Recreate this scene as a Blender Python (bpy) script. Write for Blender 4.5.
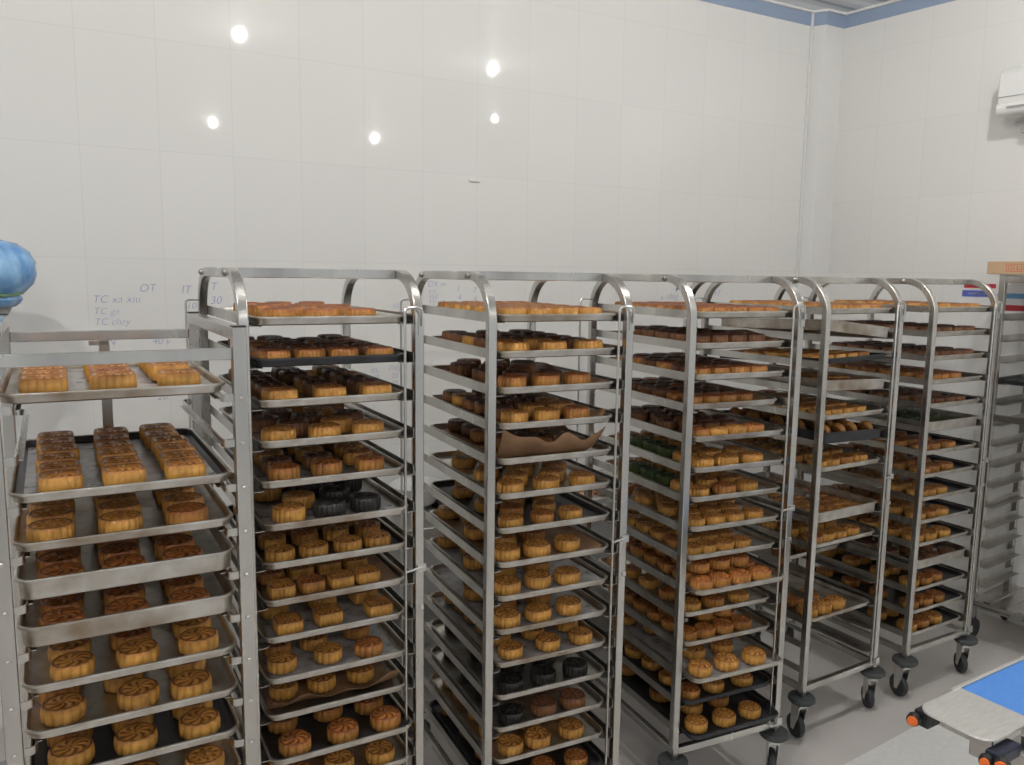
import bpy, math, random
import numpy as np
from mathutils import Vector, Matrix, noise
for o in list(bpy.data.objects): bpy.data.objects.remove(o)
SC = bpy.context.scene
COL = SC.collection
cos, sin, PI = math.cos, math.sin, math.pi

# ---------------------------------------------------------------- camera
F_PX, PITCH, ROLL, EYE = 813.47, 0.132217, 0.0143065, 1.87727
cd = bpy.data.cameras.new('camera'); cam = bpy.data.objects.new('camera', cd); COL.objects.link(cam)
cd.sensor_width = 36.0; cd.sensor_fit = 'HORIZONTAL'; cd.lens = F_PX * 36.0 / 1024.0; cd.clip_start = 0.05
_right = Vector((1, 0, 0)); _down = Vector((0, -sin(PITCH), -cos(PITCH))); _fwd = Vector((0, cos(PITCH), -sin(PITCH)))
_cr = _right * cos(ROLL) - _down * sin(ROLL); _cu = -(_right * sin(ROLL) + _down * cos(ROLL)); _cb = -_fwd
cam.matrix_world = Matrix(((_cr.x, _cu.x, _cb.x, 0), (_cr.y, _cu.y, _cb.y, 0), (_cr.z, _cu.z, _cb.z, EYE), (0, 0, 0, 1)))
SC.camera = cam
# ---------------------------------------------------------------- world, exposure
w = bpy.data.worlds.new('world'); SC.world = w; w.use_nodes = True
w.node_tree.nodes['Background'].inputs[0].default_value = (0.93, 0.97, 1.0, 1)
w.node_tree.nodes['Background'].inputs[1].default_value = 0.52
SC.view_settings.view_transform = 'Standard'; SC.view_settings.look = 'None'
SC.view_settings.gamma = 1.0; SC.view_settings.use_curve_mapping = False
SC.view_settings.exposure = 0.10
LAMP_STRENGTH = 1150.0
# ---------------------------------------------------------------- room frame
TH_WALL = math.atan2(0.04148141, 0.07404914)
Y0 = 3.45
P0 = Vector((-0.42524943 * Y0, Y0, 0))
U = Vector((cos(TH_WALL), sin(TH_WALL), 0)); N = Vector((sin(TH_WALL), -cos(TH_WALL), 0))   # along back wall; towards the room
TILE_W, TILE_H = 0.2928, 0.4416
ROW_Z = 1.920
CEIL = 3.515; BAND = 3.428
RANG = math.radians(-54.0)
RU = Vector((cos(RANG), sin(RANG), 0)); RN = Vector((sin(RANG), -cos(RANG), 0))             # along right wall; towards the room
RC = Vector((0.593 * Y0, 1.546 * Y0, 0))                                                   # column front meets right wall

# ---------------------------------------------------------------- materials
def mat(name, col, rough=0.5, metal=0.0, spec=0.5, build=None, trans=0.0, alpha=1.0, coat=0.0):
    m = bpy.data.materials.new(name); m.use_nodes = True
    nt = m.node_tree; b = nt.nodes['Principled BSDF']
    b.inputs['Base Color'].default_value = (*col, 1); b.inputs['Roughness'].default_value = rough
    b.inputs['Metallic'].default_value = metal; b.inputs['Specular IOR Level'].default_value = spec
    b.inputs['Transmission Weight'].default_value = trans; b.inputs['Alpha'].default_value = alpha
    b.inputs['Coat Weight'].default_value = coat
    if build: build(nt, b)
    return m
def nd(nt, t, **kw):
    n = nt.nodes.new(t)
    for k, v in kw.items():
        if k in n.inputs: n.inputs[k].default_value = v
        else: setattr(n, k, v)
    return n
def ramp(nt, fac, stops):
    r = nt.nodes.new('ShaderNodeValToRGB'); nt.links.new(fac, r.inputs[0])
    e = r.color_ramp.elements
    while len(e) < len(stops): e.new(0.5)
    for q, (p, c) in zip(e, stops): q.position = p; q.color = (*c, 1)
    return r
def noisy(c1, c2, scale, rough=None, bump=0.0, detail=4.0, coord='Object', stretch=(1, 1, 1)):
    def f(nt, b):
        tc = nd(nt, 'ShaderNodeTexCoord'); mp = nd(nt, 'ShaderNodeMapping'); mp.inputs['Scale'].default_value = stretch
        nt.links.new(tc.outputs[coord], mp.inputs[0])
        n = nd(nt, 'ShaderNodeTexNoise', Scale=scale, Detail=detail); nt.links.new(mp.outputs[0], n.inputs['Vector'])
        r = ramp(nt, n.outputs['Fac'], [(0.3, c1), (0.7, c2)]); nt.links.new(r.outputs[0], b.inputs['Base Color'])
        if rough:
            m = nd(nt, 'ShaderNodeMapRange'); m.inputs['To Min'].default_value = rough[0]; m.inputs['To Max'].default_value = rough[1]
            nt.links.new(n.outputs['Fac'], m.inputs[0]); nt.links.new(m.outputs[0], b.inputs['Roughness'])
        if bump:
            bp = nd(nt, 'ShaderNodeBump', Strength=bump, Distance=0.01); nt.links.new(n.outputs['Fac'], bp.inputs['Height'])
            nt.links.new(bp.outputs[0], b.inputs['Normal'])
    return f
def tiles(off_x, off_z):
    def f(nt, b):
        tc = nd(nt, 'ShaderNodeTexCoord'); sp = nd(nt, 'ShaderNodeSeparateXYZ'); cb = nd(nt, 'ShaderNodeCombineXYZ')
        nt.links.new(tc.outputs['Object'], sp.inputs[0])
        ax = nd(nt, 'ShaderNodeMath', operation='ADD'); ax.inputs[1].default_value = off_x + 40 * TILE_W
        az = nd(nt, 'ShaderNodeMath', operation='ADD'); az.inputs[1].default_value = off_z + 40 * TILE_H
        nt.links.new(sp.outputs[0], ax.inputs[0]); nt.links.new(sp.outputs[2], az.inputs[0])
        nt.links.new(ax.outputs[0], cb.inputs[0]); nt.links.new(az.outputs[0], cb.inputs[1])
        br = nd(nt, 'ShaderNodeTexBrick', offset=0.0, squash=1.0)
        br.inputs['Scale'].default_value = 1.0; br.inputs['Mortar Size'].default_value = 0.0016; br.inputs['Mortar Smooth'].default_value = 0.3
        br.inputs['Brick Width'].default_value = TILE_W; br.inputs['Row Height'].default_value = TILE_H
        br.inputs['Color1'].default_value = (0.80, 0.79, 0.765, 1); br.inputs['Color2'].default_value = (0.785, 0.775, 0.755, 1)
        br.inputs['Mortar'].default_value = (0.725, 0.715, 0.70, 1)
        nt.links.new(cb.outputs[0], br.inputs['Vector']); nt.links.new(br.outputs['Color'], b.inputs['Base Color'])
        n = nd(nt, 'ShaderNodeTexNoise', Scale=1.6, Detail=1.0); nt.links.new(tc.outputs['Object'], n.inputs['Vector'])
        n2 = nd(nt, 'ShaderNodeTexNoise', Scale=30.0, Detail=1.0); nt.links.new(tc.outputs['Object'], n2.inputs['Vector'])
        b1 = nd(nt, 'ShaderNodeBump', Strength=0.12, Distance=0.02); nt.links.new(n.outputs['Fac'], b1.inputs['Height'])
        b2 = nd(nt, 'ShaderNodeBump', Strength=0.03, Distance=0.002); nt.links.new(n2.outputs['Fac'], b2.inputs['Height'])
        nt.links.new(b1.outputs[0], b2.inputs['Normal']); nt.links.new(b2.outputs[0], b.inputs['Normal'])
    return f
M = {}
M['tile_back'] = mat('glazed_white_tile', (.8, .8, .78), 0.035, build=tiles(0.0, -ROW_Z))
M['tile_right'] = mat('glazed_white_tile_side', (.8, .8, .78), 0.035, build=tiles(0.112, -ROW_Z))
M['blue'] = mat('blue_cornice_paint', (0.30, 0.375, 0.51), 0.5)
M['white_plastic'] = mat('white_plastic', (0.78, 0.78, 0.76), 0.35)
def panel(nt, b):
    tc = nd(nt, 'ShaderNodeTexCoord'); wv = nd(nt, 'ShaderNodeTexWave', Scale=1.6, Distortion=0.0, bands_direction='Y')
    nt.links.new(tc.outputs['Object'], wv.inputs['Vector'])
    r = ramp(nt, wv.outputs['Fac'], [(0.0, (0.34, 0.36, 0.39)), (0.12, (0.66, 0.68, 0.71)), (0.75, (0.74, 0.76, 0.78)), (0.9, (0.9, 0.91, 0.92))])
    nt.links.new(r.outputs[0], b.inputs['Base Color'])
    bp = nd(nt, 'ShaderNodeBump', Strength=0.5, Distance=0.01); nt.links.new(wv.outputs['Fac'], bp.inputs['Height']); nt.links.new(bp.outputs[0], b.inputs['Normal'])
M['ceiling'] = mat('ribbed_ceiling_panel', (.6, .6, .6), 0.3, build=panel)
M['floor'] = mat('grey_epoxy_floor', (0.3, 0.28, 0.27), 0.35, build=noisy((0.62, 0.585, 0.555), (0.70, 0.66, 0.63), 1.3, (0.3, 0.5)))
M['floor_light'] = mat('pale_speckled_floor', (0.5, 0.5, 0.48), 0.4, build=noisy((0.82, 0.81, 0.78), (0.90, 0.89, 0.87), 45, (0.35, 0.55)))
M['steel'] = mat('brushed_steel', (.6, .6, .6), 0.3, 1.0, build=noisy((0.48, 0.465, 0.44), (0.68, 0.665, 0.63), 7, (0.21, 0.31), stretch=(1, 1, 0.25)))
M['steel_dark'] = mat('worn_steel', (.5, .5, .5), 0.35, 1.0, build=noisy((0.40, 0.385, 0.36), (0.58, 0.56, 0.53), 10, (0.22, 0.4), stretch=(1, 1, 0.3)))
M['alu'] = mat('tray_aluminium', (.6, .6, .6), 0.35, 1.0, build=noisy((0.42, 0.38, 0.32), (0.72, 0.71, 0.68), 16, (0.28, 0.5), detail=6))
M['alu_used'] = mat('tray_aluminium_browned', (.5, .5, .5), 0.4, 1.0, build=noisy((0.26, 0.19, 0.12), (0.66, 0.64, 0.60), 9, (0.3, 0.5), detail=7))
M['dark_tray'] = mat('dark_nonstick', (0.03, 0.03, 0.035), 0.38, 0.35, build=noisy((0.022, 0.022, 0.026), (0.06, 0.06, 0.065), 10, (0.3, 0.5)))
M['paper'] = mat('brown_baking_paper', (0.3, 0.17, 0.09), 0.55, build=noisy((0.20, 0.105, 0.05), (0.36, 0.21, 0.115), 9, (0.4, 0.65)))
M['sheet'] = mat('grey_liner_sheet', (0.3, 0.29, 0.3), 0.3, build=noisy((0.22, 0.21, 0.21), (0.46, 0.45, 0.45), 22, (0.2, 0.4), bump=0.5))
M['rubber'] = mat('black_rubber', (0.035, 0.037, 0.04), 0.55)
M['bumper'] = mat('grey_green_rubber', (0.055, 0.062, 0.062), 0.6)
M['zinc'] = mat('zinc_fork', (0.62, 0.62, 0.6), 0.3, 1.0)
M['belt'] = mat('blue_belt', (0.055, 0.24, 0.72), 0.5, build=noisy((0.08, 0.29, 0.80), (0.10, 0.32, 0.85), 60))
M['plate'] = mat('aluminium_plate', (0.74, 0.73, 0.7), 0.3, 0.55, build=noisy((0.72, 0.71, 0.67), (0.84, 0.83, 0.80), 20, (0.25, 0.4), stretch=(1, 8, 1)))
M['orange'] = mat('orange_cap', (0.95, 0.20, 0.03), 0.4)
M['navy'] = mat('navy_bracket', (0.012, 0.015, 0.04), 0.4)
M['blackp'] = mat('black_plastic', (0.02, 0.02, 0.022), 0.4)
M['card'] = mat('cardboard', (0.55, 0.36, 0.20), 0.75, build=noisy((0.50, 0.33, 0.19), (0.60, 0.41, 0.25), 14))
M['red_ink'] = mat('red_ink', (0.62, 0.10, 0.06), 0.6)
M['marker'] = mat('blue_marker', (0.27, 0.31, 0.52), 0.5)
M['poster'] = mat('printed_white_sheet', (0.78, 0.76, 0.76), 0.4)
M['poster_red'] = mat('red_print', (0.50, 0.035, 0.05), 0.4)
M['poster_blue'] = mat('blue_print', (0.10, 0.14, 0.52), 0.4)
M['poster_lblue'] = mat('light_blue_print', (0.16, 0.36, 0.62), 0.4)
M['bag'] = mat('blue_plastic_bag', (0.08, 0.30, 0.74), 0.22, build=noisy((0.06, 0.26, 0.66), (0.36, 0.62, 0.90), 16, (0.12, 0.3), bump=1.0, stretch=(1, 1, 0.5)), alpha=0.96)
M['bagtie'] = mat('green_elastic_cord', (0.18, 0.30, 0.16), 0.6)
M['greyplastic'] = mat('grey_plastic', (0.36, 0.36, 0.36), 0.45)
M['green_food'] = mat('green_leaves', (0.2, 0.45, 0.05), 0.5, build=noisy((0.12, 0.30, 0.04), (0.35, 0.6, 0.10), 30))
M['orange_food'] = mat('orange_filling', (0.75, 0.32, 0.12), 0.5, build=noisy((0.62, 0.22, 0.07), (0.85, 0.50, 0.26), 40))
M['lamp_glow'] = mat('led_diffuser', (1, 1, 1), 0.5)
_b = M['lamp_glow'].node_tree.nodes['Principled BSDF']; _b.inputs['Emission Color'].default_value = (1, 0.98, 0.94, 1); _b.inputs['Emission Strength'].default_value = LAMP_STRENGTH
def cake_mat(name, side_lo, side_hi, top, ridge):
    def f(nt, b):
        at = nd(nt, 'ShaderNodeAttribute', attribute_name='relief')
        tc = nd(nt, 'ShaderNodeNewGeometry')
        n = nd(nt, 'ShaderNodeTexNoise', Scale=30.0, Detail=3.0); nt.links.new(tc.outputs['Position'], n.inputs['Vector'])
        n2 = nd(nt, 'ShaderNodeTexNoise', Scale=220.0, Detail=2.0); nt.links.new(tc.outputs['Position'], n2.inputs['Vector'])
        r = ramp(nt, at.outputs['Fac'], [(0.0, side_lo), (0.35, side_hi), (0.62, top), (1.0, ridge)])
        mx = nd(nt, 'ShaderNodeMix', data_type='RGBA', blend_type='MULTIPLY'); mx.inputs[0].default_value = 1.0
        r2 = ramp(nt, n.outputs['Fac'], [(0.3, (0.68, 0.64, 0.58)), (0.7, (1.15, 1.15, 1.15))])
        nt.links.new(r.outputs[0], mx.inputs[6]); nt.links.new(r2.outputs[0], mx.inputs[7]); nt.links.new(mx.outputs[2], b.inputs['Base Color'])
        bp = nd(nt, 'ShaderNodeBump', Strength=0.35, Distance=0.002); nt.links.new(n2.outputs['Fac'], bp.inputs['Height']); nt.links.new(bp.outputs[0], b.inputs['Normal'])
    return mat(name, top, 0.36, spec=0.5, build=f)
M['gold'] = cake_mat('golden_crust', (0.46, 0.22, 0.05), (0.73, 0.39, 0.095), (0.56, 0.25, 0.055), (0.17, 0.05, 0.012))
M['amber'] = cake_mat('amber_crust', (0.36, 0.15, 0.04), (0.56, 0.27, 0.07), (0.44, 0.15, 0.035), (0.14, 0.035, 0.010))
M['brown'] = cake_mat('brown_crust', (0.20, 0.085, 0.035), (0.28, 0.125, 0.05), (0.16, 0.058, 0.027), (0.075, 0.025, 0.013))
M['black'] = cake_mat('black_crust', (0.018, 0.016, 0.015), (0.03, 0.027, 0.025), (0.022, 0.02, 0.019), (0.014, 0.013, 0.012))
M['green'] = cake_mat('green_crust', (0.05, 0.085, 0.02), (0.075, 0.12, 0.03), (0.05, 0.08, 0.018), (0.03, 0.05, 0.012))

# ---------------------------------------------------------------- mesh builder
class MB:
    def __init__(s): s.v = []; s.f = []
    def add(s, vs, fs):
        b = len(s.v); s.v += [tuple(v) for v in vs]; s.f += [tuple(i + b for i in f) for f in fs]
    def box(s, c, d, R=None):
        x, y, z = d[0] / 2, d[1] / 2, d[2] / 2
        vs = [Vector((a * x, b * y, e * z)) for a in (-1, 1) for b in (-1, 1) for e in (-1, 1)]
        if R is not None: vs = [R @ v for v in vs]
        s.add([v + Vector(c) for v in vs], [(0, 1, 3, 2), (4, 6, 7, 5), (0, 4, 5, 1), (2, 3, 7, 6), (0, 2, 6, 4), (1, 5, 7, 3)])
    def sweep(s, pts, side, wd, ht, closed=False):
        """rectangular section: wd along 'side', ht in the path plane"""
        side = Vector(side).normalized(); pts = [Vector(p) for p in pts]; n = len(pts); vs = []
        for i, p in enumerate(pts):
            t = (pts[min(i + 1, n - 1)] - pts[max(i - 1, 0)]).normalized(); q = t.cross(side).normalized()
            for a, b in ((-1, -1), (1, -1), (1, 1), (-1, 1)): vs.append(p + side * (a * wd / 2) + q * (b * ht / 2))
        fs = [(i * 4 + j, i * 4 + (j + 1) % 4, i * 4 + 4 + (j + 1) % 4, i * 4 + 4 + j) for i in range(n - 1) for j in range(4)]
        fs += [(3, 2, 1, 0), tuple((n - 1) * 4 + j for j in range(4))]
        s.add(vs, fs)
    def tube(s, pts, r, k=8):
        pts = [Vector(p) for p in pts]; n = len(pts); vs = []
        t0 = (pts[1] - pts[0]).normalized(); a = t0.orthogonal().normalized()
        for i, p in enumerate(pts):
            t = (pts[min(i + 1, n - 1)] - pts[max(i - 1, 0)]).normalized()
            a = (a - t * a.dot(t)).normalized(); b = t.cross(a)
            for j in range(k): vs.append(p + a * (r * cos(2 * PI * j / k)) + b * (r * sin(2 * PI * j / k)))
        fs = [(i * k + j, i * k + (j + 1) % k, (i + 1) * k + (j + 1) % k, (i + 1) * k + j) for i in range(n - 1) for j in range(k)]
        fs += [tuple(reversed(range(k))), tuple((n - 1) * k + j for j in range(k))]
        s.add(vs, fs)
    def lathe(s, prof, c=(0, 0, 0), k=24, axis=(0, 0, 1)):
        q = Vector((0, 0, 1)).rotation_difference(Vector(axis).normalized()).to_matrix(); vs = []
        for r, z in prof:
            for j in range(k): vs.append(q @ Vector((r * cos(2 * PI * j / k), r * sin(2 * PI * j / k), z)) + Vector(c))
        n = len(prof)
        fs = [(i * k + j, i * k + (j + 1) % k, (i + 1) * k + (j + 1) % k, (i + 1) * k + j) for i in range(n - 1) for j in range(k)]
        fs += [tuple(reversed(range(k))), tuple((n - 1) * k + j for j in range(k))]
        s.add(vs, fs)
    def loops(s, L, cap0=True, cap1=True):
        k = len(L[0]); vs = [p for l in L for p in l]; n = len(L)
        fs = [(i * k + j, i * k + (j + 1) % k, (i + 1) * k + (j + 1) % k, (i + 1) * k + j) for i in range(n - 1) for j in range(k)]
        if cap0: fs.append(tuple(reversed(range(k))))
        if cap1: fs.append(tuple((n - 1) * k + j for j in range(k)))
        s.add(vs, fs)
    def mesh(s, name, m, smooth=False, bevel=0):
        me = bpy.data.meshes.new(name); me.from_pydata(s.v, [], s.f); me.materials.append(m if not isinstance(m, str) else M[m]); me.update()
        if smooth:
            me.polygons.foreach_set('use_smooth', [True] * len(me.polygons))
            try: me.set_sharp_from_angle(angle=math.radians(42))
            except Exception: pass
        return me
    def obj(s, name, m, parent=None, smooth=False, bevel=0.0, loc=None):
        o = bpy.data.objects.new(name, s.mesh(name, m, smooth)); COL.objects.link(o)
        if parent is not None: o.parent = parent
        if loc is not None: o.location = loc
        if bevel:
            b = o.modifiers.new('bevel', 'BEVEL'); b.width = bevel; b.segments = 2; b.limit_method = 'ANGLE'
        return o
def tag(o, label, cat, group=None, kind=None):
    if label: o['label'] = label
    if cat: o['category'] = cat
    if group: o['group'] = group
    if kind: o['kind'] = kind
    return o
def empty(name, loc, rz=0.0):
    e = bpy.data.objects.new(name, None); COL.objects.link(e); e.empty_display_size = 0.1
    e.location = loc; e.rotation_euler = (0, 0, rz); return e
def kids(o): return [c for c in bpy.data.objects if c.parent == o]
def copy_tree(o, parent=None, tree=None):
    c = o.copy(); COL.objects.link(c)
    if parent is not None: c.parent = parent
    for ch in tree.get(o.name, []): copy_tree(ch, c, tree)
    return c
def tree_of():
    t = {}
    for c in bpy.data.objects:
        if c.parent: t.setdefault(c.parent.name, []).append(c)
    return t
def struct(o, label=None): o['kind'] = 'structure'; return o
def ang(v): return math.atan2(v.y, v.x)

# ---------------------------------------------------------------- structure
S_COL = 12.92 * TILE_W      # distance along the back wall to the column side
m = MB(); m.box((( -4.2 + S_COL + 0.0) / 2 + 0.35, 0.06, CEIL / 2), (S_COL + 4.2 + 0.7, 0.12, CEIL))
wb = m.obj('wall_back', 'tile_back'); wb.location = P0; wb.rotation_euler = (0, 0, TH_WALL); struct(wb)
m = MB(); m.box((3.3, 0.06, CEIL / 2), (7.4, 0.12, CEIL))
wr = m.obj('wall_right', 'tile_right'); wr.location = RC - RU * 0.5 ; wr.rotation_euler = (0, 0, RANG); struct(wr)
# column in the corner: front face parallel to the back wall
colL = P0 + U * S_COL
def meet(p, d, q, e):   # p + t d = q + s e
    den = d.x * e.y - d.y * e.x; t = ((q.x - p.x) * e.y - (q.y - p.y) * e.x) / den; return p + d * t
az824 = 0.3620
c_front = meet(RC, U, Vector((0, 0, 0)), Vector((az824, 1, 0)))
foot = [colL, c_front, RC, RC + U * 0.3, RC + U * 0.3 - N * 0.5, colL - N * 0.1]
m = MB(); m.loops([[Vector((p.x, p.y, z)) for p in foot] for z in (0, CEIL)])
wc = m.obj('wall_corner_column', M['tile_back']); struct(wc)
wc.data.materials[0] = mat('glazed_white_tile_column', (0.78, 0.775, 0.755), 0.035, build=noisy((0.77, 0.765, 0.745), (0.79, 0.785, 0.765), 2.0))
m = MB(); pl_ = P0 - U * 4.0
m.box((0, 0, CEIL / 2), (0.12, 6.8, CEIL)); wl = m.obj('wall_left', 'tile_back'); wl.location = pl_ + N * 3.3; wl.rotation_euler = (0, 0, TH_WALL); struct(wl)
m = MB(); m.box((0, 0, -0.05), (15, 15, 0.1)); fl = m.obj('floor', 'floor'); fl.location = (1.5, 1.0, 0); fl.rotation_euler = (0, 0, TH_WALL); struct(fl)
m = MB(); m.box((0, 0, 0.05), (15, 7.0, 0.1)); ce = m.obj('ceiling', 'ceiling'); ce.location = P0 + U * 2 + N * 3.3 + Vector((0, 0, CEIL)); ce.rotation_euler = (0, 0, TH_WALL); struct(ce)
# pale floor area near the camera: edge runs through (1.32,2.95)-(1.73,3.23)
e0 = Vector((1.319, 2.949, 0)); ed = Vector((0.41, 0.279, 0)).normalized(); en = Vector((ed.y, -ed.x, 0))
m = MB(); q = [e0 - ed * 0.55, e0 + ed * 3.0, e0 + ed * 3.0 + en * 3.0, e0 - ed * 0.55 + en * 3.0]
m.loops([[Vector((p.x, p.y, z)) for p in q] for z in (0.0, 0.004)])
pf = m.obj('floor_pale_area', 'floor_light'); struct(pf)
# blue cornice band and white ceiling trim
path = [P0 - U * 3.9, colL, c_front, RC, RC + RU * 6.5]
nrm_ = [N, None, None, None, RN]
def offs(path, d):
    out = []
    for i, p in enumerate(path):
        a = (path[i] - path[i - 1]).normalized() if i else (path[1] - path[0]).normalized()
        b = (path[i + 1] - path[i]).normalized() if i < len(path) - 1 else a
        na = Vector((a.y, -a.x, 0)); nb = Vector((b.y, -b.x, 0)); k = (na + nb); k /= max(1e-6, k.dot(na)); out.append(p + k * d)
    return out
def band(name, z0, z1, d, m_):
    o_ = offs(path, d); m = MB()
    L = []
    for p, q in zip(path, o_): L.append([Vector((p.x, p.y, z0)), Vector((q.x, q.y, z0)), Vector((q.x, q.y, z1)), Vector((p.x, p.y, z1))])
    m.loops(L); return struct(m.obj(name, m_))
band('trim_1', BAND, CEIL, 0.004, 'blue')
band('trim_2', CEIL - 0.014, CEIL, 0.022, 'white_plastic')
# white cable trunking in the angle of wall and column
m = MB(); m.box((0, 0, CEIL / 2), (0.016, 0.012, CEIL - 0.004)); tr = m.obj('trim_3', 'white_plastic'); tr.location = colL + N * 0.0065 - U * 0.012; tr.rotation_euler = (0, 0, TH_WALL); struct(tr)

# ---------------------------------------------------------------- ceiling lamps
lamp_pos = [(0.309, 1.887), (1.900, 2.893), (2.375, -1.006), (4.019, -0.126), (-1.2, 0.6), (0.4, -2.2), (3.588, 1.824)]
BULB = []
for f_ in (0.9, 1.0, 0.45, 0.45, 1.5, 1.5, 0.12):     # bulbs of different power; the two strongest are unseen, added for fill light
    g_ = M['lamp_glow'].copy(); g_.node_tree.nodes['Principled BSDF'].inputs['Emission Strength'].default_value = LAMP_STRENGTH * f_; BULB.append(g_)
where = ['nearest the racks at left', 'nearest the racks at middle', 'behind the camera at right', 'behind the camera, farthest right', 'added fill, above the left side', 'added fill, farthest behind the camera', 'nearest the right wall']
for i, (x, y) in enumerate(lamp_pos):
    e = empty('ceiling_lamp', (x, y, CEIL)); tag(e, 'white LED bulb in a short holder under the ceiling, ' + where[i], 'ceiling lamp', 'LED bulbs on the ceiling')
    m = MB(); m.lathe([(0.0001, -0.0005), (0.045, -0.0005), (0.045, -0.006), (0.018, -0.012), (0.016, -0.022), (0.0001, -0.022)], k=24); m.obj('holder', 'white_plastic', e, smooth=True)
    m = MB(); m.lathe([(0.0001, -0.0222), (0.014, -0.0222), (0.018, -0.028)] + [(0.029 * sin(a), -0.053 - 0.029 * cos(a)) for a in [PI * (1 - k / 10) * 0.8 for k in range(10)]] + [(0.0001, -0.082)], k=24); m.obj('bulb', BULB[i], e, smooth=True)

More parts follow.
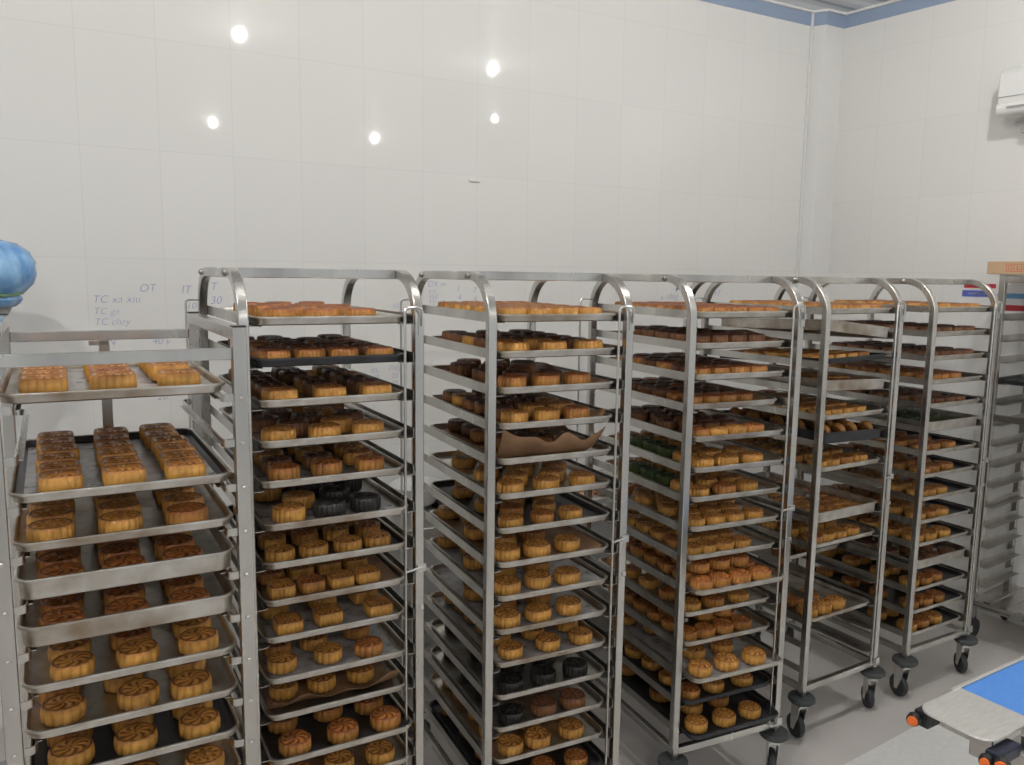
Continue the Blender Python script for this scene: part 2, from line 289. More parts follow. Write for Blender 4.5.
# ---------------------------------------------------------------- tray racks with hooped tops
RW, RD, RTOP, RZT, RS, RBOT = 0.46, 0.6425, 1.885, 1.7679, 0.1046, 0.1896
TB = 0.026
def rnd_end_ledge(m, sx, W, D, z, lw, nose=0.02, front=0.0):
    """horizontal ledge with a rounded front corner, sx=-1 left, +1 right"""
    xo = sx * (W / 2 - 0.0135); xi = xo - sx * lw; y0 = -D / 2 + front; y1 = D / 2
    pts = [(xo, y1), (xo, y0)]
    for k in range(7):
        a = k / 6 * PI / 2; pts.append((xi + sx * nose * (1 - sin(a)), y0 + nose * (1 - cos(a)) ))
    pts.append((xi, y1))
    if sx > 0: pts = pts[::-1]
    m.loops([[Vector((x, y, z)) for x, y in pts], [Vector((x, y, z + 0.0016)) for x, y in pts]])
def build_rack():
    e = empty('tray_rack', (0, 0, 0)); W, D = RW, RD; R = 0.135; h = RTOP - TB / 2
    for sx in (-1, 1):
        m = MB(); x = sx * W / 2
        pts = [(x, -D / 2, RBOT), (x, -D / 2, 1.0), (x, -D / 2, h - R)]
        pts += [(x, -D / 2 + R - R * cos(a), h - R + R * sin(a)) for a in [PI / 2 * k / 10 for k in range(1, 11)]]
        pts += [(x, D / 2 - R + R * sin(a), h - R + R * cos(a)) for a in [PI / 2 * k / 10 for k in range(0, 11)]]
        pts += [(x, D / 2, 1.0), (x, D / 2, RBOT)]
        m.sweep(pts, (1, 0, 0), TB, TB); m.obj('hoop_frame', 'steel', e, smooth=True, bevel=0.003)
    for y in (-D / 2 + 0.145, D / 2 - 0.10):
        m = MB(); m.box((0, y, h), (W - TB, 0.024, TB)); o = m.obj('top_crossbar', 'steel', e, bevel=0.002)
        for sx in (-1, 1):
            b = MB(); b.lathe([(0.0095, 0), (0.0095, 0.004), (0.006, 0.008), (0.0001, 0.009)], (sx * (W / 2 + TB / 2), y, h), 12, (sx, 0, 0)); b.obj('bolt', 'steel_dark', o, smooth=True)
    for y in (-D / 2, D / 2):
        m = MB(); m.box((0, y, 0.222), (W - TB, 0.022, 0.026)); m.obj('bottom_crossbar', 'steel', e, bevel=0.002)
    for sx in (-1, 1):
        m = MB(); m.box((sx * W / 2, 0, 0.222), (0.022, D - TB, 0.026)); m.obj('side_rail', 'steel', e, bevel=0.002)
    for k in range(15):
        z = RZT - RS * k
        for sx in (-1, 1):
            m = MB(); x = sx * (W / 2 - 0.0135 )
            m.box((x, 0, z - 0.014), (0.0016, D, 0.028)); rnd_end_ledge(m, sx, W, D, z - 0.0285, 0.036)
            m.obj('runner', 'steel_dark' if k > 9 else 'steel', e)
    for sx, sy in ((1, -1), (-1, 1)):       # swinging lock rods on diagonal posts
        x = sx * W / 2 + 0.004; y = sy * (D / 2 + 0.021); xi = x - 0.050
        m = MB(); z1 = 1.785
        pts = [(x, y, z1 - 0.05), (x, y, z1 - 0.012), (x - 0.003, y, z1 - 0.004), (x - 0.012, y, z1), (xi + 0.012, y, z1), (xi + 0.003, y, z1 - 0.004), (xi, y, z1 - 0.012), (xi, y, 0.235), (xi + 0.008, y, 0.225), (x, y, 0.225)]
        m.tube(pts, 0.0038, 8); o = m.obj('lock_rod', 'zinc', e, smooth=True)
        m = MB(); m.tube([(xi, y, 1.052), (x + 0.004, y + sy * -0.004, 1.058)], 0.0035, 8); m.obj('latch', 'zinc', o, smooth=True)
        m = MB(); m.box((x, sy * (D / 2 + 0.0155), 1.056), (0.026, 0.006, 0.022)); m.obj('latch_clip', 'zinc', o, bevel=0.001)
        m = MB(); m.box((x, sy * (D / 2 + 0.0155), 0.94), (0.012, 0.006, 0.014)); m.obj('stop_clip', 'zinc', o, bevel=0.001)
        m = MB(); m.box((x, sy * (D / 2 + 0.0145), 1.735), (0.016, 0.004, 0.05)); m.obj('hinge_clip', 'zinc', o, bevel=0.001)
        m = MB(); m.box((x, sy * (D / 2 + 0.016), 0.235), (0.026, 0.008, 0.03)); m.obj('foot_clip', 'zinc', o, bevel=0.001)
    for sx in (-1, 1):
        for sy in (-1, 1):
            x, y = sx * W / 2, sy * D / 2
            m = MB(); m.lathe([(0.0001, 0.176), (0.05, 0.176), (0.054, 0.170), (0.054, 0.160), (0.046, 0.152), (0.026, 0.146), (0.0001, 0.146)], (x, y, 0.0145), 28); cst = m.obj('caster', 'bumper', e, smooth=True)
            rr = random.Random(int(sx * 7 + sy * 3)); a = rr.uniform(-0.5, 0.5) + 1.25; d = Vector((cos(a), sin(a), 0)); q = Vector((-d.y, d.x, 0))
            c = Vector((x, y, 0.05)) + d * 0.026; Rm = Matrix.Rotation(a, 3, 'Z')
            m = MB()
            for t in (-1, 1):
                p = [Vector((-0.040, 0, 0.093)), Vector((0.012, 0, 0.093)), Vector((0.012 , 0, 0.03)), Vector((0.008, 0, -0.012)), Vector((-0.008, 0, -0.012)), Vector((-0.03, 0, 0.04))]
                L = [[c + Rm @ v + q * (t * 0.018 + s_) for v in p] for s_ in (-0.0012, 0.0012)]
                m.loops(L)
            m.box(c + Vector((0, 0, 0.095)) - d * 0.014, (0.052, 0.040, 0.008), Rm); m.lathe([(0.014, 0), (0.014, 0.016)], (x, y, 0.145), 16)
            m.tube([c - q * 0.022, c + q * 0.022], 0.006, 10)
            m.obj('fork', 'zinc', cst)
            m = MB(); m.lathe([(0.0001, -0.012), (0.030, -0.012), (0.046, -0.012), (0.050, -0.006), (0.050, 0.006), (0.046, 0.012), (0.030, 0.012), (0.0001, 0.012)], c, 30, q); m.obj('wheel', 'rubber', cst, smooth=True)
    return e
RPOS = {2: (-0.66, 1.988, 0.506), 3: (-0.06, 2.288, 0.456), 4: (0.587, 2.671, 0.43), 5: (1.2, 3.122, 0.548), 6: (1.787, 3.468, 0.522), 1: (-0.993, 1.528, 0.516)}
R1W, R1D, R1TOP, R1ZT, R1S = 0.46, 0.634, 1.757, 1.6035, 0.1
def frame(i):
    x, y, t = RPOS[i]; W_, D_ = (R1W, R1D) if i == 1 else (RW, RD)
    u = Vector((cos(t), sin(t), 0)); v = Vector((-sin(t), cos(t), 0)); return Vector((x, y, 0)) + u * W_ / 2 + v * D_ / 2, t, W_, D_
WHO = {1: 'leftmost rack', 2: 'second rack from left', 3: 'third rack from left', 4: 'fourth rack from left', 5: 'fifth rack from left', 6: 'sixth rack from left'}
RLAB = {2: 'tall hooped steel tray rack, second in the row, just behind the square-topped rack',
        3: 'tall hooped steel tray rack, third in the row from left, bottom out of view',
        4: 'tall hooped steel tray rack, fourth in the row from left, packed full of trays',
        5: 'tall hooped steel tray rack, fifth from left, some slots empty and lowest slots bare',
        6: 'tall hooped steel tray rack, sixth from left, with a green-cake tray, beside the wall cart'}
base = build_rack(); TREE = tree_of()
for i in range(2, 7):
    e = base if i == 2 else copy_tree(base, None, TREE)
    c, t, _, _ = frame(i); e.location = c; e.rotation_euler = (0, 0, t); tag(e, RLAB[i], 'tray rack', 'hooped steel tray racks in a row')

# ---------------------------------------------------------------- square-topped rack at the left
def build_square_rack():
    c, t, W, D = frame(1); e = empty('square_tray_rack', c, t)
    tag(e, 'square-topped riveted steel tray rack, leftmost and nearest to the camera', 'tray rack')
    for sx in (-1, 1):
        for sy in (-1, 1):
            m = MB(); x, y = sx * W / 2, sy * D / 2; m.box((x, y, (R1TOP + 0.15) / 2), (0.030, 0.030, R1TOP - 0.15))
            p = m.obj('post', 'steel', e, bevel=0.003)
            m = MB(); m.box((x, y, R1TOP + 0.001), (0.029, 0.029, 0.003)); m.obj('end_cap', 'blackp', p)
            m = MB(); m.lathe([(0.006, 0), (0.0055, 0.002), (0.0025, 0.0038), (0.0001, 0.004)], (0, 0, 0), 10, (0, sy, 0)); rm = m.mesh('rivet', 'steel', True)
            for k in range(15):
                rv = bpy.data.objects.new('rivet', rm); COL.objects.link(rv); rv.parent = p; rv.location = (x, y + sy * 0.015, R1ZT - R1S * k)
            m = MB(); m.lathe([(0.0001, 0.15), (0.045, 0.15), (0.05, 0.143), (0.05, 0.135), (0.03, 0.125), (0.012, 0.09), (0.0001, 0.09)], (x, y, 0), 24); cs = m.obj('caster', 'bumper', e, smooth=True)
            m = MB(); m.lathe([(0.0001, -0.014), (0.045, -0.014), (0.050, -0.008), (0.050, 0.008), (0.045, 0.014), (0.0001, 0.014)], (x, y + 0.02, 0.05), 26, (1, 0, 0)); m.obj('wheel', 'rubber', cs, smooth=True)
            m = MB(); m.box((x - 0.018, y + 0.012, 0.082), (0.003, 0.045, 0.09)); m.box((x + 0.018, y + 0.012, 0.082), (0.003, 0.045, 0.09)); m.obj('fork', 'zinc', cs)
    for sx in (-1, 1):
        m = MB(); m.box((sx * W / 2, 0, R1TOP - 0.015), (0.030, D - 0.030, 0.028)); m.obj('top_side_rail', 'steel', e, bevel=0.002)
        m = MB(); m.box((sx * W / 2, 0, 0.19), (0.024, D - 0.030, 0.026)); m.obj('bottom_side_rail', 'steel', e, bevel=0.002)
    for sy in (-1, 1):
        m = MB(); m.box((0, sy * (D / 2 - 0.002), R1TOP - 0.058), (W - 0.030, 0.012, 0.026)); m.obj('top_crossbar', 'steel', e, bevel=0.002)
        m = MB(); m.box((0, sy * D / 2, 0.19), (W - 0.030, 0.02, 0.026)); m.obj('bottom_crossbar', 'steel', e, bevel=0.002)
    m = MB(); m.box((0.0, D / 2 - 0.012, (R1TOP - 0.07 + 0.2) / 2), (0.026, 0.006, R1TOP - 0.27)); m.box((-0.012, D / 2 - 0.012, R1TOP - 0.078), (0.05, 0.006, 0.012)); m.obj('back_stop', 'steel_dark', e, bevel=0.001)
    for k in range(15):
        z = R1ZT - R1S * k
        for sx in (-1, 1):
            m = MB(); xo = sx * (W / 2 - 0.016); xi = sx * (W / 2 - 0.038)
            # bent strip runner: leaves the post, curls round and runs back along the tray
            pts = [(xo, -D / 2 - 0.006)]
            pts += [(xi + sx * 0.014 - sx * 0.014 * sin(a), -D / 2 - 0.006 + 0.014 * (1 - cos(a))) for a in [PI / 2 * j / 6 for j in range(7)]]
            pts += [(xi, D / 2 - 0.02), (xi + sx * 0.012, D / 2 - 0.004), (xo, D / 2 - 0.002)]
            m.sweep([(x, y, z) for x, y in pts], (0, 0, 1), 0.017, 0.003)
            m.box((xi - sx * 0.004, 0.01, z - 0.0070), (0.010, D - 0.06, 0.002))
            m.obj('runner', 'steel', e, smooth=True)
    return e
build_square_rack()

# ---------------------------------------------------------------- trays
def rrect(w_, d_, r, z, n=6):
    pts = []
    for cx_, cy_, a0 in ((w_ / 2 - r, d_ / 2 - r, 0), (-w_ / 2 + r, d_ / 2 - r, 90), (-w_ / 2 + r, -d_ / 2 + r, 180), (w_ / 2 - r, -d_ / 2 + r, 270)):
        for k in range(n + 1):
            a = math.radians(a0 + 90 * k / n); pts.append(Vector((cx_ + r * cos(a), cy_ + r * sin(a), z)))
    return pts
TW, TD = 0.40, 0.60
_tm = {}
def tray_mesh(h, m_):
    key = (h, m_)
    if key in _tm: return _tm[key]
    m = MB(); L = []
    for ins, z, r in ((0.012, 0.0, 0.026), (0.007, 0.003, 0.03), (0.005, h - 0.006, 0.032), (0.0, h - 0.006, 0.034), (-0.001, h - 0.003, 0.035), (0.0, h, 0.034), (0.004, h + 0.0008, 0.032), (0.007, h - 0.002, 0.03), (0.009, 0.006, 0.028), (0.016, 0.0022, 0.024)):
        L.append(rrect(TW - 2 * ins, TD - 2 * ins, r, z))
    m.loops(L); me = m.mesh('baking_tray', 'alu' if m_ == 'two_tone' else m_, smooth=True)
    if m_ == 'two_tone':      # dark coated inside, bare metal outside and rim
        me.materials.append(M['dark_tray']); k_ = len(L[0])
        for p in me.polygons:
            if (7 * k_ <= p.index < 9 * k_) or p.index == 9 * k_ + 1: p.material_index = 1
    _tm[key] = me; return me
def sheet_obj(seed, front, right, mname, h, wave=0.004):
    """liner on the tray floor; front / right edges may curl up"""
    rr = random.Random(seed); m = MB(); nx, ny = 28, 40; th = 0.0006; off = Vector((rr.uniform(0, 50), rr.uniform(0, 50), 0))
    def P(i, j):
        x = (i / nx - 0.5) * (TW - 0.046); y = (j / ny - 0.5) * (TD - 0.046); z = 0.0034
        a = max(0, 0.065 - (y + (TD - 0.046) / 2)) / 0.065; b = max(0, 0.045 - ((TW - 0.046) / 2 - x)) / 0.045
        n_ = noise.noise(Vector((x * 9, y * 9, 0)) + off)
        n1 = noise.noise(Vector((x * 12, 7.3, 2.0)) + off)
        z += a * a * front * (0.75 + 0.9 * n1) + b * b * right * (0.7 + 0.9 * noise.noise(Vector((4.4, y * 7, 1.0)) + off)) + wave * max(0, n_)
        return Vector((x, y, max(z, 0.0034)))
    top = [P(i, j) for j in range(ny + 1) for i in range(nx + 1)]; k = nx + 1; N_ = len(top)
    vs = top + [p - Vector((0, 0, th)) for p in top]; fs = []
    for j in range(ny):
        for i in range(nx):
            a = j * k + i; fs.append((a, a + 1, a + k + 1, a + k)); fs.append((a + N_, a + k + N_, a + k + 1 + N_, a + 1 + N_))
    rim = [i for i in range(k)] + [j * k + nx for j in range(1, ny + 1)] + [ny * k + i for i in range(nx - 1, -1, -1)] + [j * k for j in range(ny - 1, 0, -1)]
    for a, b in zip(rim, rim[1:] + rim[:1]): fs.append((b, a, a + N_, b + N_))
    m.add(vs, fs); return m.obj('baking_paper', mname, None, smooth=True)

# ---------------------------------------------------------------- mooncakes
def cake_geo(kind, K=144, seed=0):
    """kind: round / square / petal. returns verts (unit: metres at nominal size), faces, relief values"""
    Rn, H = 0.0425, 0.038
    nf = {'round': 18, 'square': 20, 'petal': 12}[kind]; dp = {'round': 0.07, 'square': 0.07, 'petal': 0.11}[kind]
    def base_r(a):
        if kind == 'square':
            c_, s_ = abs(cos(a)), abs(sin(a)); return Rn * 1.02 / (c_ ** 4.5 + s_ ** 4.5) ** (1 / 4.5) * 0.93
        return Rn
    rings = [(0.90, 0.0, 0, 1), (0.97, 0.003, 0.1, 1), (1.0, 0.012, 0.25, 1), (1.0, 0.024, 0.35, 1), (0.985, 0.031, 0.5, 0.9), (0.945, 0.0362, 0.72, 0.6), (0.89, 0.0380, 1.0, 0.3), (0.83, 0.0378, 0.95, 0), (0.775, 0.0360, 0.55, 0),
             (0.70, 0.0358, 0.6, 0), (0.60, 0.0358, 0.6, 0), (0.48, 0.0358, 0.6, 0), (0.36, 0.0358, 0.6, 0), (0.25, 0.0358, 0.6, 0), (0.13, 0.0360, 0.6, 0)]
    vs = []; rel = []
    for q, z, v, fl in rings:
        for j in range(K):
            a = 2 * PI * j / K; r = base_r(a) * q * (1 - fl * dp * (1 - abs(sin(nf * a / 2))) ** 1.4); zz = z; vv = v
            if q <= 0.70:
                pat = 0.5 + 0.5 * cos(8 * a + (PI if q < 0.4 else 0)); g = {0.70: 0.4, 0.60: 1, 0.48: 1, 0.36: 0.8, 0.25: 0.9, 0.13: 0.6}[q]
                zz += 0.0032 * g * pat; vv = 0.42 + 0.58 * g * pat
                if kind != 'round' and q > 0.3: pat = 0.5 + 0.5 * cos((12 if kind == 'square' else 8) * a + q * 9); zz = z + 0.0036 * g * pat; vv = 0.40 + 0.6 * pat
            vs.append((r * cos(a), r * sin(a), zz)); rel.append(vv)
    n = len(rings); fs = [(i * K + j, i * K + (j + 1) % K, (i + 1) * K + (j + 1) % K, (i + 1) * K + j) for i in range(n - 1) for j in range(K)]
    fs.append(tuple(reversed(range(K)))); vs.append((0, 0, 0.0385)); rel.append(1.0); c_ = len(vs) - 1
    fs += [((n - 1) * K + j, (n - 1) * K + (j + 1) % K, c_) for j in range(K)]
    return vs, fs, rel
_cm = {}
def cake_mesh(kind, col):
    key = (kind, col)
    if key in _cm: return _cm[key]
    vs, fs, rel = cake_geo(kind); me = bpy.data.meshes.new('mooncake'); me.from_pydata(vs, [], fs); me.materials.append(M[col])
    me.polygons.foreach_set('use_smooth', [True] * len(me.polygons))
    at = me.attributes.new('relief', 'FLOAT', 'POINT'); at.data.foreach_set('value', rel); me.update(); _cm[key] = me; return me

ORD = ['first', 'second', 'third', 'fourth', 'fifth', 'sixth', 'seventh', 'eighth', 'ninth', 'tenth', 'eleventh', 'twelfth', 'thirteenth', 'fourteenth', 'fifteenth']
# per rack: slot -> tray. m: a silver, u browned silver, d dark. c columns, r rows, k cake shape, col crust, s size, x0/x1 column span,
# pull (towards camera, m), sh sideways, deep, paper (p brown / g grey, front curl, right curl), tx/ty tilt in degrees
def T(m='a', c=3, r=5, k='round', col='gold', s=1.0, x0=0.075, x1=0.325, pull=0.0, sh=0.0, deep=0, paper=None, tx=0, ty=0, y0=0.065, y1=0.53, mix=None, jit=0.008, rz=0, stack=0, skip=0, lean=0, st=0):
    return dict(st=st, m=m, c=c, r=r, k=k, col=col, s=s, x0=x0, x1=x1, pull=pull, sh=sh, deep=deep, paper=paper, tx=tx, ty=ty, y0=y0, y1=y1, mix=mix, jit=jit, rz=rz, stack=stack, skip=skip, lean=lean)
TR = {
 1: {0: T('u', 3, 6, 'square', 'gold', 1.07, .075, .315, paper=('g', 0, 0), y0=.055, y1=.5, jit=.004, sh=-.008), 2: T('x', 3, 6, 'square', 'gold', 0.98, .085, .31, paper=('g', 0, 0), pull=.0, jit=.008, y0=.055, y1=.53),
     3: T('u', 3, 6, 'round', 'gold', 1.02, .065, .315, jit=.010), 4: T('a', 3, 6, 'petal', 'amber', 1.0, .075, .30, deep=1, jit=.008), 5: T('u', 3, 6, 'petal', 'amber', 1.0, .075, .31, deep=1, jit=.008),
     6: T('a', 3, 6, 'petal', 'gold', 1.0, .085, .325, jit=.016), 7: T('a', 3, 5, 'petal', 'gold', 1.0, .065, .315, jit=.016), 8: T('x', 3, 6, 'petal', 'gold', 1.03, .075, .32, jit=.016), 9: T('a', 3, 4)},
 2: {0: T('a', 3, 5, 'round', 'amber', 1.0, .08, .29, jit=.014, st=1), 1: T('d', 4, 6, 'round', 'amber', .95, .06, .34, jit=.01), 2: T('a', 3, 6, 'square', 'gold', 1.04, .07, .33, jit=.012), 3: T('a', 3, 6, 'round', 'gold', 1.06, .065, .31, jit=.014, st=1),
     4: T('a', 3, 6, 'petal', 'gold', 1.0, .08, .31, paper=('g', 0, 0), jit=.01), 5: T('u', 3, 5, 'round', 'gold', 1.04, .075, .30, mix='black', pull=.03, paper=('g', 0, 0), st=1, jit=.012),
     6: T('x', 4, 5, 'petal', 'gold', .92, .06, .33, pull=.02, jit=.014), 7: T('u', 4, 5, 'square', 'gold', .88, .06, .325, paper=('p', 0.0, .012), jit=.012, pull=.01), 8: T('a', 3, 5, 'square', 'gold', .96, .07, .32, paper=('g', 0, 0), jit=.012),
     9: T('a', 3, 5, 'petal', 'gold', .95, .06, .30, pull=.02, paper=('g', 0, 0), jit=.012), 10: T('a', 3, 5, 'petal', 'gold', .95, .07, .31, pull=.015, paper=('p', .045, .01), st=1, y0=.125), 11: T('x', 3, 5, 'petal', 'amber', 1.03, .07, .33, pull=.055, jit=.012),
     12: T('a', 3, 5, 'petal', 'gold', pull=.04), 13: T('d', 3, 4)},
 3: {0: T('u', 4, 6, 'square', 'gold', .98, .06, .32, y0=.05, y1=.54, jit=.01), 1: T('a', 3, 6, 'round', 'gold', 1.08, .075, .33, jit=.012), 2: T('a', 3, 6, 'round', 'amber', 1.04, .07, .34, paper=('p', 0, .03), jit=.01, st=1),
     3: T('a', 3, 6, 'round', 'gold', 1.0, .075, .30, paper=('p', 0, .035), jit=.01), 4: T('a', 3, 5, 'round', 'amber', 1.0, .10, .30, paper=('p', .085, .05), y0=.12), 5: T('a', 3, 6, 'round', 'gold', .98, .07, .32, st=1, jit=.012),
     6: T('x', 3, 6, 'round', 'gold', .92, .07, .29, st=1), 7: T('a', 3, 5, 'round', 'gold', 1.02, .05, .27, paper=('p', 0, .02), st=1), 8: T('a', 3, 5, 'round', 'gold', 1.02, .05, .28, paper=('g', 0, .01), st=1),
     9: T('u', 3, 5, 'round', 'gold', 1.02, .05, .29, paper=('g', 0, 0), st=1), 10: T('u', 3, 6, 'petal', 'gold', .94, .08, .33, paper=('g', 0, 0), jit=.012), 11: T('a', 3, 5, 'round', 'black', .98, .08, .31, st=1), 12: T('a', 3, 4, 'round', 'brown', 1.0, .08, .31, mix='brownmix'),
     13: T('a', 3, 5, 'petal', 'gold', 1.0, .07, .31, jit=.012), 14: T('d', 3, 4, 'round', 'amber', .95)},
 4: {0: T('a', 5, 7, 'round', 'amber', .88, .05, .35, y0=.05, y1=.545), 1: T('a', 4, 6, 'round', 'brown', .95, .05, .33, paper=('p', 0, .04), pull=-.01), 2: T('a', 4, 6, 'round', 'amber', .95, .06, .31),
     3: T('u', 4, 6, 'round', 'amber', .95, .06, .28, paper=('p', 0, .03), pull=-.03), 4: T('u', 4, 6, 'round', 'gold', 1.0, .06, .30, pull=.01, jit=.012, st=1), 5: T('a', 3, 6, 'round', 'gold', 1.04, .07, .29, pull=.02, mix='green', jit=.012), 6: T('a', 3, 6, 'round', 'gold', .98, .07, .29, pull=.01, mix='green', jit=.012),
     7: T('a', 4, 7, 'round', 'gold', .92, .06, .32, pull=.01, jit=.012, st=1), 8: T('a', 4, 6, 'round', 'gold', .90, .05, .28, jit=.01), 9: T('a', 4, 6, 'round', 'amber', .98, .05, .32, pull=.06, stack=1, jit=.012), 10: T('a', 3, 5, 'round', 'gold', .95, .06, .29, pull=-.01),
     11: T('a', 4, 6, 'round', 'amber', .92, .05, .30, stack=1, jit=.012), 12: T('a', 3, 5, 'petal', 'gold', 1.02, .06, .30, pull=.07, paper=('g', 0, 0), st=1, jit=.012), 13: T('d', 3, 5, 'round', 'gold', .96, .06, .30, pull=.02), 14: T('d', 3, 5, 'round', 'gold', 1.0, .07, .31, pull=.07, st=1)},
 5: {0: T('a', 5, 6, 'round', 'gold', .9, .05, .35), 1: T('u', 4, 5, 'square', 'gold', .8, .05, .30, deep=1, ty=6.0, tx=-2), 2: T('d', 4, 5, 'square', 'gold', .85, .05, .28, tx=-3, ty=-1), 3: T('u', 4, 5, 'petal', 'gold', 1.0, .06, .32, deep=1, ty=2.0),
     4: T('a', 4, 6, 'square', 'gold', .95, .05, .28, jit=.012), 5: T('d', 4, 5, 'round', 'amber', .9, .06, .33, deep=1, ty=2.0, lean=1), 6: T('a', 4, 5, 'petal', 'gold', .95, .05, .31, jit=.014), 8: T('a', 6, 9, 'petal', 'gold', .62, .04, .34, deep=1, jit=.012),
     9: T('a', 4, 5, 'petal', 'gold', .95, .05, .30, jit=.016), 10: T('a', 3, 3, 'round', 'brown', .9, pull=-.16, sh=-.01), 12: T('u', 3, 2, 'round', 'gold', 1.05, .06, .24, y0=.07, y1=.17, st=1)},
 6: {0: T('a', 5, 6, 'round', 'gold', .9, .05, .35), 1: T('a', 4, 6, 'round', 'brown', .95, .06, .32), 2: T('a', 4, 6, 'round', 'brown', .95, .06, .32), 3: T('a', 3, 6, 'round', 'amber', 1.04, .06, .24), 4: T('x', 4, 5, 'round', 'brown', .9, .06, .30),
     5: T('a', 4, 5, 'round', 'green', .9, .06, .3, deep=1), 6: T('x', 3, 5, 'round', 'amber', .95, .05, .24, jit=.012), 7: T('x', 3, 5, 'round', 'amber', 1.0, .05, .25, jit=.012), 8: T('x', 3, 5, 'round', 'gold', 1.0, .04, .21), 9: T('x', 3, 5, 'petal', 'gold', 1.06, .05, .23, jit=.012),
     10: T('x', 3, 5, 'petal', 'gold', 1.06, .05, .25, jit=.012), 11: T('a', 3, 5, 'round', 'brown', .95, .08, .31, deep=1), 12: T('x', 3, 4, 'petal', 'gold', 1.0, .05, .24), 13: T('x', 3, 4, 'petal', 'amber', 1.0, .07, .26), 14: T('x', 3, 4, 'round', 'gold', 1.06, .05, .26)},
}
COLNAME = {'gold': 'golden', 'amber': 'amber', 'brown': 'dark brown', 'black': 'black', 'green': 'green'}
SHN = {'round': 'round', 'square': 'square', 'petal': 'petal-edged'}
CAKES = []
